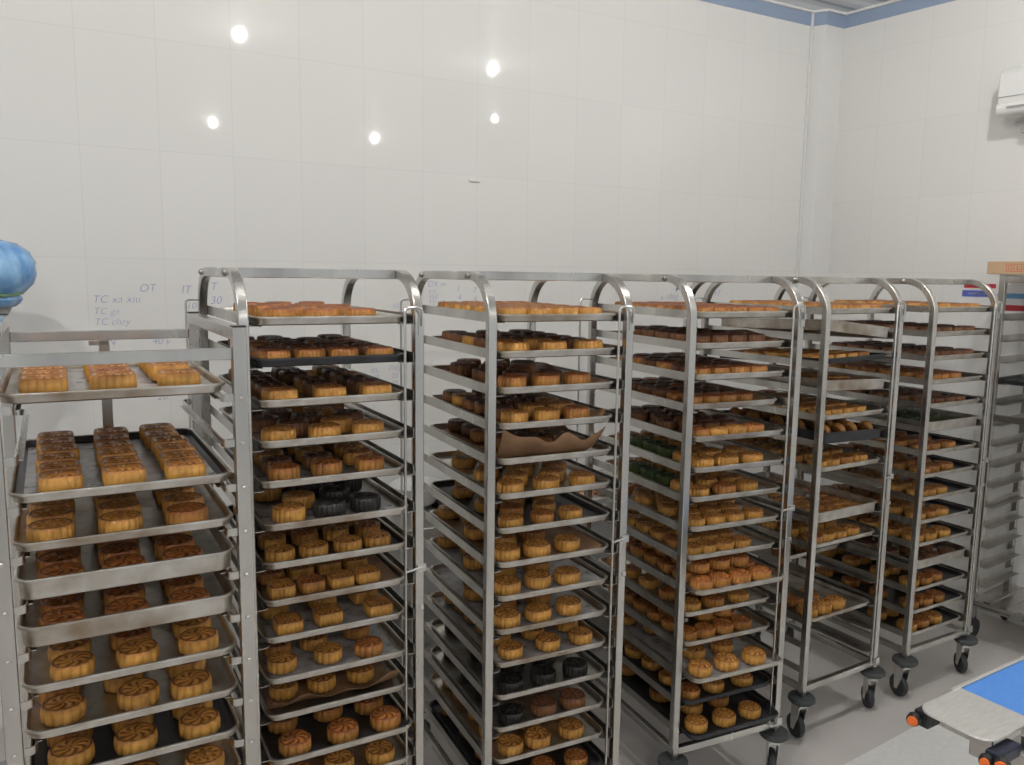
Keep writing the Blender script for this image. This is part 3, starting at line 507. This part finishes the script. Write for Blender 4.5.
for ri in range(1, 7):
    c, t, W, D = frame(ri); Rz = Matrix.Translation(c) @ Matrix.Rotation(t, 4, 'Z')
    n_tray = 0
    for k, d in sorted(TR[ri].items()):
        n_tray += 1
        z = (R1ZT - R1S * k + 0.0090) if ri == 1 else (RZT - RS * k - 0.0265)
        h = (0.046 if ri == 1 else 0.045) if d['deep'] else 0.022
        if ri == 5 and d['deep'] and k != 8: z += 0.004
        mt = {'a': 'alu', 'u': 'alu_used', 'd': 'dark_tray', 'x': 'two_tone'}[d['m']]
        ytr = -D / 2 + TD / 2 - d['pull'] + 0.003
        lift = TW / 2 * abs(sin(math.radians(d['ty']))) * 0.15 + TD / 2 * abs(sin(math.radians(d['tx']))) * 0.15
        Mt = Rz @ Matrix.Translation((d['sh'], ytr, z + lift)) @ Matrix.Rotation(math.radians(d['ty']), 4, 'Y') @ Matrix.Rotation(math.radians(d['tx']), 4, 'X')
        if ri == 1: Mt = Mt @ Matrix.Diagonal((1.065, 1, 1, 1))
        o = bpy.data.objects.new('baking_tray', tray_mesh(h, mt)); COL.objects.link(o); o.matrix_world = Mt
        look = {'a': 'silver', 'u': 'stained silver', 'd': 'dark nonstick', 'x': 'silver-rimmed dark'}[d['m']] + (' deep' if d['deep'] else '')
        tag(o, '%s baking tray, %s tray down in the %s' % (look, ORD[n_tray - 1], WHO[ri]), 'baking tray', 'baking trays in the ' + WHO[ri])
        zf = 0.0026
        if d['paper']:
            ty_, fr, rg = d['paper']; p = sheet_obj(ri * 31 + k, fr, rg, 'paper' if ty_ == 'p' else 'sheet', h); p.matrix_world = Mt
            tag(p, '%s lining the %s tray down in the %s' % ('brown baking paper' if ty_ == 'p' else 'grey see-through liner sheet', ORD[n_tray - 1], WHO[ri]), 'baking paper', 'liner sheets on the trays'); zf = 0.0084 if ty_ == 'p' else 0.0084
        rr = random.Random(ri * 100 + k)
        if d['paper'] and d['paper'][2]: d['x1'] = min(d['x1'], 0.30)
        dx = (d['x1'] - d['x0']) / max(1, d['c'] - 1); dy = (d['y1'] - d['y0']) / max(1, d['r'] - 1)
        if d['lean']: dx = dy = 0.095
        S = min(d['s'], 0.985 * min(dx, dy) / 0.085); jit = min(d['jit'], max(0.0008, (min(dx, dy) - 0.085 * S) * 0.5))
        for lay in range(2 if d['stack'] else 1):
            for row in range(d['r'] - 2 * lay):
                for cc in range(d['c'] - lay):
                    if d['stack'] and lay and rr.random() < .35: continue
                    if not lay and rr.random() < 0.035 and row: continue
                    nc, nr = d['c'], d['r']
                    px = d['x0'] + (d['x1'] - d['x0']) * ((cc + 0.5 * lay) / max(1, nc - 1)) - TW / 2
                    py = d['y0'] + (d['y1'] - d['y0']) * ((row + 0.7 * lay) / max(1, nr - 1)) - TD / 2
                    if d['st'] and row % 2:
                        if cc == nc - 1: continue
                        px += dx * 0.5
                    px += rr.uniform(-1, 1) * jit; py += rr.uniform(-1, 1) * jit
                    hr = 0.0425 * S
                    xr = TW / 2 - 0.018 - hr - (0.045 if (d['paper'] and d['paper'][2]) else 0)
                    px = max(-TW / 2 + 0.018 + hr, min(xr, px)); py = max(-TD / 2 + 0.018 + hr, min(TD / 2 - 0.018 - hr, py))
                    col = d['col']
                    if d['mix'] == 'black' and not (cc == 0): col = 'black' if rr.random() < .85 else 'brown'
                    if d['mix'] == 'brownmix' and cc == 0: col = 'black'
                    if d['mix'] == 'green' and cc == 0 and row in (2, 3, 4): col = 'green'
                    if (ri, k) in ((2, 1), (2, 2), (2, 3), (2, 4), (3, 1), (3, 2), (3, 3), (3, 4), (4, 2), (4, 3), (4, 4)) and row and rr.random() < .75: col = 'brown'  # rear-row brown: part darker bake, part shade from the tray above, put into colour
                    if col == 'gold' and rr.random() < .18: col = 'amber'
                    a = rr.uniform(0, 6.28) if d['k'] != 'square' else rr.uniform(-.08, .08)
                    s = S * rr.uniform(.97, 1.01)
                    pz = zf + lay * 0.0385 * d['s']
                    L = Matrix.Translation((px, py, pz)) @ Matrix.Rotation(a, 4, 'Z') @ Matrix.Diagonal((s, s, s, 1))
                    if d['lean']:
                        L = Matrix.Translation((px, py, pz + 0.035 * s)) @ Matrix.Rotation(math.radians(62), 4, 'Y') @ Matrix.Rotation(a, 4, 'Z') @ Matrix.Diagonal((s * .8, s * .8, s * .8, 1))
                    rown = 'front row' if row == 0 else ORD[row] + ' row'
                    coln = 'leftmost' if cc == 0 else ('rightmost' if cc == nc - 1 else ORD[cc] + ' from left')
                    if lay: coln = 'upper layer ' + ORD[cc]
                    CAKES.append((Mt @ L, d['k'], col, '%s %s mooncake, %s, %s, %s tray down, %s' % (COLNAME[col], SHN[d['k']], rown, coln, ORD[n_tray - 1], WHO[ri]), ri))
# the 300 mooncakes that show largest are things of their own; the rest are one mass
INDIV = set([0,1,2,3,6,7,17,18,19,20,21,22,23,24,25,26,27,28,29,30,31,32,33,34,35,36,37,38,39,40,41,42,43,52,53,54,55,56,57,70,71,72,73,74,75,88,89,90,91,92,93,106,107,108,109,110,111,121,122,123,124,125,126,139,149,150,151,154,162,163,164,165,183,184,185,186,187,188,189,190,191,195,200,201,202,203,204,205,206,207,208,209,215,216,217,218,219,220,221,222,223,233,234,235,236,237,238,239,240,246,247,248,249,250,251,252,253,266,267,268,269,270,271,272,273,284,285,286,287,288,289,299,300,301,302,303,304,314,315,316,325,326,327,328,329,330,340,341,366,367,368,390,391,392,408,409,410,413,417,422,423,424,426,427,431,434,446,452,455,456,457,458,459,460,461,465,470,471,472,473,474,480,485,486,487,489,490,495,498,499,500,502,503,508,511,512,513,515,516,522,523,524,526,540,541,542,553,554,555,565,566,567,581,582,696,697,698,702,716,717,718,720,722,724,726,731,732,733,735,736,737,740,743,749,750,751,752,756,763,775,776,777,782,786,797,798,799,800,805,809,813,821,822,823,828,829,830,831,834,837,843,844,845,846,847,850,854,875,876,877,878,879,887,888,889,890,893,896,902,903,904,905,906,907,1121,1147,1148,1347,1376,1387,1388,1391,1398,1399])
rest = []
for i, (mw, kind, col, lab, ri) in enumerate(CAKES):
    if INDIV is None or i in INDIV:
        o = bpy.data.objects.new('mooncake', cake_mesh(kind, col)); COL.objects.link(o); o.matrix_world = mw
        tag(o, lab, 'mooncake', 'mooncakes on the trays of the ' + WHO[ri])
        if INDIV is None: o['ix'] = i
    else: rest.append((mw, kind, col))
if rest:
    mats = ['gold', 'amber', 'brown', 'black', 'green']; V = []; Fq = []; Ft = []; Rl = []; mi_q = []; b0 = 0; geo = {}
    verts = []; faces = []; rel_all = []; mi = []
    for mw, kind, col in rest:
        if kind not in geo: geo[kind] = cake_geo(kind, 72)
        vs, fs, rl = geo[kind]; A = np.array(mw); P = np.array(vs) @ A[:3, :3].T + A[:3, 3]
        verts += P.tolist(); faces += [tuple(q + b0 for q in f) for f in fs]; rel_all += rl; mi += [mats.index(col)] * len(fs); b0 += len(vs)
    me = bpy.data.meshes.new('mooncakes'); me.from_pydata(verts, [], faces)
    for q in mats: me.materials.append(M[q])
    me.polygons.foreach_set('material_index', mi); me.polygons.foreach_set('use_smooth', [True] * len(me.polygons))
    at = me.attributes.new('relief', 'FLOAT', 'POINT'); at.data.foreach_set('value', rel_all); me.update()
    o = bpy.data.objects.new('mooncakes', me); COL.objects.link(o)
    tag(o, 'remaining mooncakes deep inside the racks and on the far trays, mostly hidden', 'mooncakes', kind='stuff')

# ---------------------------------------------------------------- open cart by the right wall
def build_cart():
    dirn = -RN  # into the wall
    A = Vector((2.425, 4.10, 0)); th = ang(RU)
    e = empty('wall_cart', A, th)   # local x = along the right wall towards the camera, local y = towards the wall
    tag(e, 'open stainless steel shelf cart standing against the right wall, at the right edge', 'cart')
    Wc, Dc, top = 0.75, 0.42, 1.908
    for x in (0.015, Wc - 0.015):
        for y in (0.015, Dc - 0.015):
            m = MB(); m.box((x, y, (top + 0.12) / 2), (0.03, 0.03, top - 0.12)); m.obj('post', 'steel', e, bevel=0.003)
            m = MB(); m.lathe([(0.0001, -0.012), (0.05, -0.012), (0.055, 0), (0.05, 0.012), (0.0001, 0.012)], (x, y + 0.02, 0.0555), 24, (1, 0, 0)); m.lathe([(0.02, 0.0), (0.02, 0.02)], (x, y, 0.105), 16); m.obj('caster', 'rubber', e, smooth=True)
    for y in (0.015, Dc - 0.015):
        for z in (top - 0.02, 1.19):
            m = MB(); m.box((Wc / 2, y, z), (Wc - 0.06, 0.022, 0.034)); m.obj('crossbar', 'steel', e, bevel=0.002)
    for x in (0.015, Wc - 0.015):
        m = MB(); m.box((x, Dc / 2, top - 0.02), (0.03, Dc - 0.06, 0.034)); m.obj('side_bar', 'steel', e, bevel=0.002)
        sx = 1 if x < 0.1 else -1
        for k in range(14):
            z = 1.70 - k * 0.107
            m = MB(); m.box((x + sx * 0.017, Dc / 2, z), (0.002, Dc - 0.03, 0.034)); m.box((x + sx * 0.034, Dc / 2, z - 0.017), (0.036, Dc - 0.03, 0.002)); m.obj('runner', 'steel_dark', e)
    m = MB(); m.box((Wc / 2, Dc / 2, 0.215), (Wc - 0.002, Dc - 0.002, 0.004)); m.box((Wc / 2, 0.004, 0.203), (Wc, 0.008, 0.03)); m.box((Wc / 2, -0.004, 0.190), (Wc, 0.008, 0.010)); m.box((0.004, Dc / 2, 0.203), (0.008, Dc - 0.02, 0.03)); m.box((Wc / 2, Dc - 0.004, 0.203), (Wc, 0.008, 0.03))
    for k in range(9): m.box((0.08 + k * 0.08, Dc / 2, 0.219), (0.03, Dc - 0.03, 0.006))
    m.obj('bottom_shelf', 'steel', e)
    m = MB(); m.box((Wc / 2, Dc / 2, top + 0.001), (Wc, Dc, 0.008)); m.obj('top_shelf', 'steel_dark', e)
    return e, A, th, top
cart, cA, cth, ctop = build_cart()
Rc_ = Matrix.Translation(cA) @ Matrix.Rotation(cth, 4, 'Z')
for k, (z, mt) in enumerate([(1.70 - 3 * 0.107 - 0.015, 'dark_tray')]):
    o = bpy.data.objects.new('baking_tray', tray_mesh(0.022, mt)); COL.objects.link(o)
    o.matrix_world = Rc_ @ Matrix.Translation((0.375, 0.20, z)) @ Matrix.Diagonal((1.62, 0.62, 1, 1)) ; tag(o, 'dark baking tray on the wall cart at the right edge', 'baking tray')
    for q in range(6):
        c_ = bpy.data.objects.new('mooncake', cake_mesh('round', 'gold')); COL.objects.link(c_)
        c_.matrix_world = Rc_ @ Matrix.Translation((0.17 + 0.09 * q, 0.12 + 0.02 * (q % 2), z + 0.0026)) @ Matrix.Rotation(q, 4, 'Z')
        tag(c_, 'golden round mooncake on the wall cart tray at the right edge, %s from left' % ORD[q], 'mooncake', 'mooncakes on the wall cart')
# cardboard box on the cart
e = empty('cardboard_box', cA + Matrix.Rotation(cth, 3, 'Z') @ Vector((-0.075, 0.09, ctop + 0.0055)), cth)
tag(e, 'flat cardboard box with red handling symbols lying on the wall cart', 'box')
bw, bd, bh = 0.55, 0.34, 0.062
m = MB(); m.box((bw / 2, bd / 2 - 0.06, bh / 2), (bw, bd, bh)); bx = m.obj('carton', 'card', e, bevel=0.002)
m = MB(); yf = -0.0605 - 0.0
def frm(x0, x1, z0, z1, t=0.0025):
    for a, b, c2, d2 in ((x0, x1, z0, z0 + t), (x0, x1, z1 - t, z1), (x0, x0 + t, z0, z1), (x1 - t, x1, z0, z1)): m.box(((a + b) / 2, yf, (c2 + d2) / 2), (b - a, 0.001, d2 - c2))
frm(0.09, 0.33, 0.012, 0.050)
for g in (0.125, 0.16, 0.20, 0.25): frm(g, g + 0.0025, 0.016, 0.046)
frm(0.10, 0.118, 0.02, 0.042); m.box((0.142, yf, 0.031), (0.004, 0.001, 0.024)); m.box((0.150, yf, 0.022), (0.004, 0.001, 0.008))
frm(0.168, 0.190, 0.02, 0.042); m.box((0.180, yf, 0.031), (0.004, 0.001, 0.016))
m.add([(0.208, yf - .0006, 0.040), (0.242, yf - .0006, 0.040), (0.225, yf - .0006, 0.020)], [(0, 2, 1)]); m.add([(0.262, yf - .0006, 0.020), (0.302, yf - .0006, 0.020), (0.282, yf - .0006, 0.044)], [(0, 1, 2)])
m.obj('handling_symbols', 'red_ink', e)

# ---------------------------------------------------------------- printed sheets and air conditioner on the right wall
def wall_pt(t, z, off=0.0): return RC + RU * t + RN * off + Vector((0, 0, z))
def sheet(name, t0, w_, z0, h_, bands, label):
    e = empty(name, wall_pt(t0, z0, 0.003), RANG); tag(e, label, 'poster')
    m = MB(); m.box((w_ / 2, 0, h_ / 2), (w_, 0.002, h_)); m.obj('sheet', 'poster', e)
    for b0, b1, mm, x0, x1 in bands:
        m = MB(); m.box(((x0 + x1) / 2 * w_, -0.0015, (b0 + b1) / 2 * h_), ((x1 - x0) * w_, 0.0014, (b1 - b0) * h_)); m.obj('printed_band', mm, e)
    return e
# ---------------------------------------------------------------- helpers to place by known planes
def ray(px, py):
    a_ = (px - 512); b_ = (py - 382.5); a = a_ * cos(ROLL) + b_ * sin(ROLL); b = -a_ * sin(ROLL) + b_ * cos(ROLL)
    return Vector((a, F_PX * cos(PITCH) - b * sin(PITCH), -F_PX * sin(PITCH) - b * cos(PITCH))) / F_PX
def on_plane(px, py, p, n):
    d = ray(px, py); o_ = Vector((0, 0, EYE)); t = (p - o_).dot(n) / d.dot(n); return o_ + d * t
def rw(px, py):
    p = on_plane(px, py, RC, RN); return (p - RC).dot(RU), p.z
def bw_(px, py):
    p = on_plane(px, py, P0, N); return (p - P0).dot(U), p.z
a0, z1 = rw(963, 282); a1, z0 = rw(994, 312)
sheet('notice_sheet', a0, a1 - a0, z0, z1 - z0, [(.80, .95, 'poster_red', .06, 1.0), (.50, .72, 'poster_blue', 0.02, .95), (.58, .64, 'poster', .2, .85)], 'white printed sheet with red and blue bands on wall behind the sixth rack')
a0, z1 = rw(998, 286); a1, z0 = rw(1040, 320)
sheet('notice_sheet', a0, a1 - a0, z0, z1 - z0, [(.62, .78, 'poster_lblue', .0, 1.0), (.24, .42, 'poster_red', 0.0, 1.0), (.05, .12, 'greyplastic', .1, 1)], 'white printed sheet with light blue and red bands behind the wall cart')
# air conditioner
ta, zt_ = rw(1001, 70); tb, zb_ = rw(1000, 112)
ta += 0.085; zt_ -= 0.035; zb_ -= 0.035; e = empty('air_conditioner', wall_pt(ta, 0, 0), RANG); tag(e, 'white wall-mounted air conditioner at the upper right edge', 'air conditioner')
ah = zt_ - zb_; zA = zb_ - 0.02; Lx = 0.80
def acprof(off=0): 
    return [(0.0, zt_), (-0.17, zt_ - 0.005), (-0.195, zt_ - 0.03), (-0.20, zA + 0.10), (-0.19, zA + 0.045), (-0.12, zA + 0.0), (0.0, zA - 0.01)]
m = MB(); m.loops([[Vector((x, y, z)) for y, z in acprof()] for x in (0.0, Lx)]); m.obj('casing', 'white_plastic', e, smooth=True, bevel=0.006)
m = MB(); m.tube([(-0.003, -0.165, zA + 0.035), (Lx, -0.165, zA + 0.035)], 0.035, 20); m.obj('louvre', 'white_plastic', e, smooth=True)
m = MB(); m.box((Lx / 2, -0.1995, zA + 0.09), (Lx - 0.01, 0.003, 0.004)); m.box((Lx / 2 + 0.02, -0.203, zA + 0.035), (Lx - 0.06, 0.004, 0.010)); m.obj('outlet_gap', 'greyplastic', e)
m = MB(); m.box((Lx / 2 + 0.04, -0.05, zA - 0.045), (Lx - 0.08, 0.09, 0.07)); m.obj('wall_bracket', 'greyplastic', e)

# ---------------------------------------------------------------- handwriting on the back wall
def writing(txt, px, py, hpx, slant=0.2):
    s_, z_ = bw_(px, py); s2, z2 = bw_(px, py - hpx); size = abs(z2 - z_) / 0.72
    cu = bpy.data.curves.new('handwriting', 'FONT'); cu.body = txt; cu.size = size; cu.shear = slant; cu.extrude = 0.0002; cu.offset = -0.0009; cu.materials.append(M['marker'])
    o = bpy.data.objects.new('handwriting', cu); COL.objects.link(o); o.parent = wb
    o.location = (s_, -0.0012, z_); o.rotation_euler = (PI / 2, random.Random(px).uniform(-.05, .05), 0)
for t_, x_, y_, h_ in [('TC x\u00e1 x\u00edu', 92, 303, 8), ('TC g\u00e0', 93, 314, 7), ('TC chay', 94, 325, 7), ('OT', 139, 292, 8), ('IT', 181, 293, 8), ('T', 210, 290, 8), ('30', 210, 304, 8), ('10', 186, 309, 7), ('20', 187, 320, 7), ('+ IN', 95, 345, 7), ('40 v', 152, 344, 7),
                       ('20', 157, 400, 7), ('+', 100, 402, 6), ('05', 371, 373, 5), ('10', 372, 380, 5), ('250g', 388, 370, 5), ('20', 391, 378, 5), ('05', 392, 385, 5), ('\u0110X m', 427, 287, 6), ('xoi', 428, 293, 5), ('450', 428, 299, 5), ('T\u0110 12', 428, 305, 5),
                       ('1', 456, 291, 6), ('4', 457, 300, 6), ('7', 472, 293, 6), ('5', 473, 303, 6), ('TL', 617, 297, 6), ('20', 618, 306, 6), ('x-10ng', 660, 300, 6), ('\u0110X 7', 675, 292, 6), ('+7', 713, 296, 6), ('12', 345, 304, 5), ('- 50', 388, 308, 5)]:
    writing(t_, x_, y_, h_)
# socket-like white plate on the back wall
s_, z_ = bw_(318 / 2.56 + 350, 181)
m = MB(); m.box((0, -0.006, 0), (0.062, 0.010, 0.010)); hk = m.obj('wall_hook', 'white_plastic', None, bevel=0.002); hk.location = P0 + U * s_ + Vector((0, 0, z_)); hk.rotation_euler = (0, 0, TH_WALL)
tag(hk, 'small white strip fixed on the tiled back wall, middle of the wall', 'wall fixture')

# ---------------------------------------------------------------- worktable against the back wall behind the racks
def table():
    o0 = P0 + U * 0.55 + N * 0.08; e = empty('worktable', o0, TH_WALL); tag(e, 'steel worktable along the back wall, glimpsed between the racks', 'table')
    L_, D_, Hh = 2.2, 0.55, 0.80
    m = MB(); m.box((L_ / 2, -D_ / 2, Hh - 0.02), (L_, D_, 0.04)); m.obj('tabletop', 'steel', e, bevel=0.004)
    for x in (0.05, L_ - 0.05):
        for y in (-0.05, -D_ + 0.05):
            m = MB(); m.tube([(x, y, 0), (x, y, Hh - 0.04)], 0.02, 14); m.obj('leg', 'steel', e, smooth=True)
    m = MB(); m.box((L_ / 2, -D_ / 2, 0.25), (L_ - 0.1, D_ - 0.08, 0.02)); m.obj('lower_shelf', 'steel_dark', e)
    return o0, Hh
t0_, tH = table()
def on_table(px, py, z):
    d = ray(px, py); k = (z - EYE) / d.z; return Vector((d.x * k, d.y * k, z))
def table_tray(px, py, mname, label, food, fcol, n, sc_=(0.8, 0.6)):
    p = on_table(px, py, tH + 0.001)
    s_ = min(2.05, max(0.2, (p - t0_).dot(U))); y_ = min(0.38, max(0.17, (p - t0_).dot(N))); p = t0_ + U * s_ + N * y_ + Vector((0, 0, tH + 0.001))
    Mm = Matrix.Translation(p) @ Matrix.Rotation(TH_WALL, 4, 'Z')
    o = bpy.data.objects.new('food_tray', tray_mesh(0.022, mname)); COL.objects.link(o); o.matrix_world = Mm @ Matrix.Diagonal((sc_[0], sc_[1], 1.4, 1)); tag(o, label, 'tray')
    rr = random.Random(int(px)); m = MB()
    for q in range(n):
        x, y = rr.uniform(-.11, .11), rr.uniform(-.12, .12); r = rr.uniform(.016, .028)
        m.lathe([(r * .5, 0), (r, r * .4), (r * .85, r * .9), (r * .3, r * 1.2)], (x, y, 0.004 + 0.012 * rr.random()), 10, (rr.uniform(-.3, .3), rr.uniform(-.3, .3), 1))
    f = m.obj(food, fcol, None, smooth=True); f.matrix_world = Mm; return f
M['white_tray'] = mat('white_tray_plastic', (0.75, 0.75, 0.73), 0.35)
f = table_tray(430, 482, 'dark_tray', 'dark tray of green leaves on worktable between second and third racks', 'green_leaf_pile', 'green_food', 40); tag(f, 'pile of bright green chopped leaves in the dark tray on the worktable', 'leaves', kind='stuff')
f = table_tray(590, 492, 'white_tray', 'white tray of orange pieces on worktable behind the third rack', 'orange_filling_pile', 'orange_food', 60, (.9, .7)); tag(f, 'orange food pieces heaped in white tray behind the third rack', 'food', kind='stuff')
f = table_tray(745, 495, 'white_tray', 'white tray of orange pieces on worktable behind the fourth rack', 'orange_filling_pile', 'orange_food', 60, (.9, .7)); tag(f, 'orange food pieces heaped in white tray behind the fourth rack', 'food', kind='stuff')
p = on_table(398, 492, tH); s_ = max(0.12, (p - t0_).dot(U)); p = t0_ + U * s_ + N * 0.2 + Vector((0, 0, tH))
m = MB(); m.lathe([(0.0001, 0.0), (0.06, 0.0), (0.09, 0.02), (0.12, 0.08), (0.13, 0.10), (0.126, 0.10), (0.115, 0.08), (0.085, 0.024), (0.0001, 0.008)], (0, 0, 0.0005), 36); bo = m.obj('white_bowl', 'white_tray', None, smooth=True); bo.location = p
tag(bo, 'white bowl on the worktable seen through the second rack', 'bowl')

# ---------------------------------------------------------------- covered stand with a blue bag at the left edge
def stand():
    Yb = 2.72; d = ray(-20, 300); x = d.x / d.y * Yb
    e = empty('covered_stand', (x, Yb, 0)); tag(e, 'grey stand under a blue plastic bag, at the left edge behind the leftmost rack', 'stand')
    m = MB(); m.lathe([(0.0001, 0), (0.2, 0), (0.2, 0.02), (0.05, 0.05), (0.0001, 0.05)], k=32); m.obj('foot', 'greyplastic', e, smooth=True)
    m = MB(); m.lathe([(0.022, 0.04), (0.022, 1.62), (0.05, 1.66), (0.085, 1.73), (0.098, 1.755), (0.1, 1.80), (0.0001, 1.81)], k=28); m.obj('pole', 'greyplastic', e, smooth=True)
    m = MB(); L = []; K = 48
    prof = [(0.098, 1.745), (0.112, 1.757), (0.120, 1.77), (0.116, 1.785), (0.132, 1.796), (0.158, 1.822), (0.172, 1.855), (0.168, 1.895), (0.148, 1.93), (0.11, 1.957), (0.05, 1.972), (0.01, 1.976)]
    for i, (r, z) in enumerate(prof):
        l = []
        for j in range(K):
            a = 2 * PI * j / K; f = 1 + 0.05 * noise.noise(Vector((cos(a) * 2.5, sin(a) * 2.5, z * 9))) + 0.03 * sin(9 * a + z * 30) * (1 if i < 9 else .3) + 0.018 * sin(17 * a)
            l.append(Vector((r * f * cos(a), r * f * sin(a), z)))
        L.append(l)
    m.loops(L); b = m.obj('plastic_bag', 'bag', None, smooth=True); b.location = (x, Yb, 0.0); tag(b, 'bulging blue plastic bag tied over the grey stand at the left edge', 'plastic bag')
    m = MB(); m.tube([(0.124 * cos(a), 0.124 * sin(a), 1.789 + 0.004 * sin(3 * a)) for a in [2 * PI * j / 40 for j in range(41)]], 0.006, 8); m.obj('tie_cord', 'bagtie', b, smooth=True)
stand()

# ---------------------------------------------------------------- small conveyor in the foreground
def conveyor():
    a = Vector((0.85, 0.53, 0)).normalized(); th = ang(a)
    far = Vector((1.212, 2.052, 0)); e = empty('belt_conveyor', (far.x, far.y, 0), th)     # local x along the belt, -y towards the camera
    tag(e, 'small blue belt conveyor with a pale metal end plate in the right foreground', 'conveyor'); z = 0.80; Wd = 0.186
    def rr(x0, x1, y0, y1, r0, zz):
        pts = [(x1, y0), (x1, y1)]
        for k in range(9):
            t = PI / 2 + PI / 2 * k / 8; pts.append((x0 + r0 + r0 * cos(t), y1 - r0 + r0 * sin(t)))
        for k in range(9):
            t = PI + PI / 2 * k / 8; pts.append((x0 + r0 + r0 * cos(t), y0 + r0 + r0 * sin(t)))
        return [Vector((x, y, zz)) for x, y in pts]
    m = MB(); m.loops([rr(-0.205, -0.005, -Wd, 0, 0.042, z - 0.006), rr(-0.207, -0.004, -Wd - .001, 0.001, 0.043, z - 0.003), rr(-0.205, -0.005, -Wd, 0, 0.042, z)]); m.obj('end_plate', 'plate', e, smooth=True)
    Lb = 1.1; m = MB(); xs = [(-0.002 , z - 0.022), (-0.006, z - 0.012), (-0.002, z - 0.001), (0.006, z + 0.001), (Lb - 0.01, z + 0.001), (Lb, z - 0.015), (Lb - 0.01, z - 0.032), (0.006, z - 0.032)]
    m.loops([[Vector((x, y, zz)) for x, zz in xs] for y in (-Wd + 0.004, -0.006)]); m.obj('belt', 'belt', e, smooth=True)
    m = MB(); m.box((Lb / 2 - 0.02, 0.003, z - 0.022), (Lb + 0.03, 0.012, 0.048)); m.box((Lb / 2 - 0.02, -Wd - 0.004, z - 0.022), (Lb + 0.03, 0.012, 0.048)); m.obj('side_rail', 'plate', e, bevel=0.002)
    m = MB(); m.box((-0.075, -Wd / 2, z - 0.030), (0.14, Wd - 0.05, 0.046)); m.box((-0.06, -Wd / 2 - 0.01, z - 0.085), (0.06, Wd - 0.14, 0.07)); m.obj('under_housing', 'steel', e, bevel=0.004)
    m = MB(); m.box((Lb / 2 + 0.06, -Wd / 2, z - 0.14), (Lb - 0.2, Wd - 0.04, 0.20)); m.obj('body', 'steel', e, bevel=0.006)
    for x in (0.30, Lb - 0.1):
        for y in (-0.03, -Wd + 0.03):
            m = MB(); m.box((x, y, (z - 0.2) / 2), (0.04, 0.04, z - 0.2)); m.obj('leg', 'steel', e, bevel=0.002)
    def knob(x, y, zz, r=0.017, housing='blackp'):
        m = MB(); m.lathe([(r * 1.1, 0.008), (r * 1.3, 0.014), (r * 1.3, 0.029), (r * 1.15, 0.034), (r * 1.0, 0.034)], (x, y, zz), 24, (-1, -0.35, 0.05)); h = m.obj('knob_housing', housing, e, smooth=True)
        q = Vector((-1, -0.35, 0.05)).normalized(); p = Vector((x, y, zz)) + q * 0.0335
        m = MB(); m.lathe([(r, 0.0), (r, 0.003), (r * 0.9, 0.005), (0.0001, 0.005)], p, 24, q); c = m.obj('orange_cap', 'orange', h, smooth=True); c['label'] = 'round orange cap'
        m = MB(); m.tube([p + q * 0.0055 + Vector((0, r * .45 * cos(t), r * .45 * sin(t))) for t in [2 * PI * k / 16 for k in range(17)]], 0.0012, 6); m.obj('cap_ring', 'orange', c)
    knob(-0.198, 0.002, z - 0.026, .0125); knob(-0.214, -Wd - 0.0, z - 0.030, 0.011); knob(-0.200, -Wd - 0.030, z - 0.030, 0.014)
    m = MB(); m.box((-0.158, -0.012, z - 0.028), (0.08, 0.04, 0.040)); m.obj('bearing_block', 'blackp', e, bevel=0.004)
    m = MB(); m.box((-0.155, -Wd - 0.006, z - 0.036), (0.10, 0.036, 0.034)); m.obj('bearing_block', 'navy', e, bevel=0.006)
    m = MB(); m.box((-0.06, -Wd - 0.03, z - 0.03), (0.07, 0.03, 0.05)); m.tube([(-0.10, -Wd - 0.05, z - 0.01), (0.02, -Wd - 0.03, z - 0.005)], 0.006, 10); m.tube([(-0.05, -Wd - 0.04, z - 0.03), (-0.05, -Wd - 0.02, z + 0.006)], 0.004, 10); m.obj('adjuster', 'zinc', e, bevel=0.001)
conveyor()
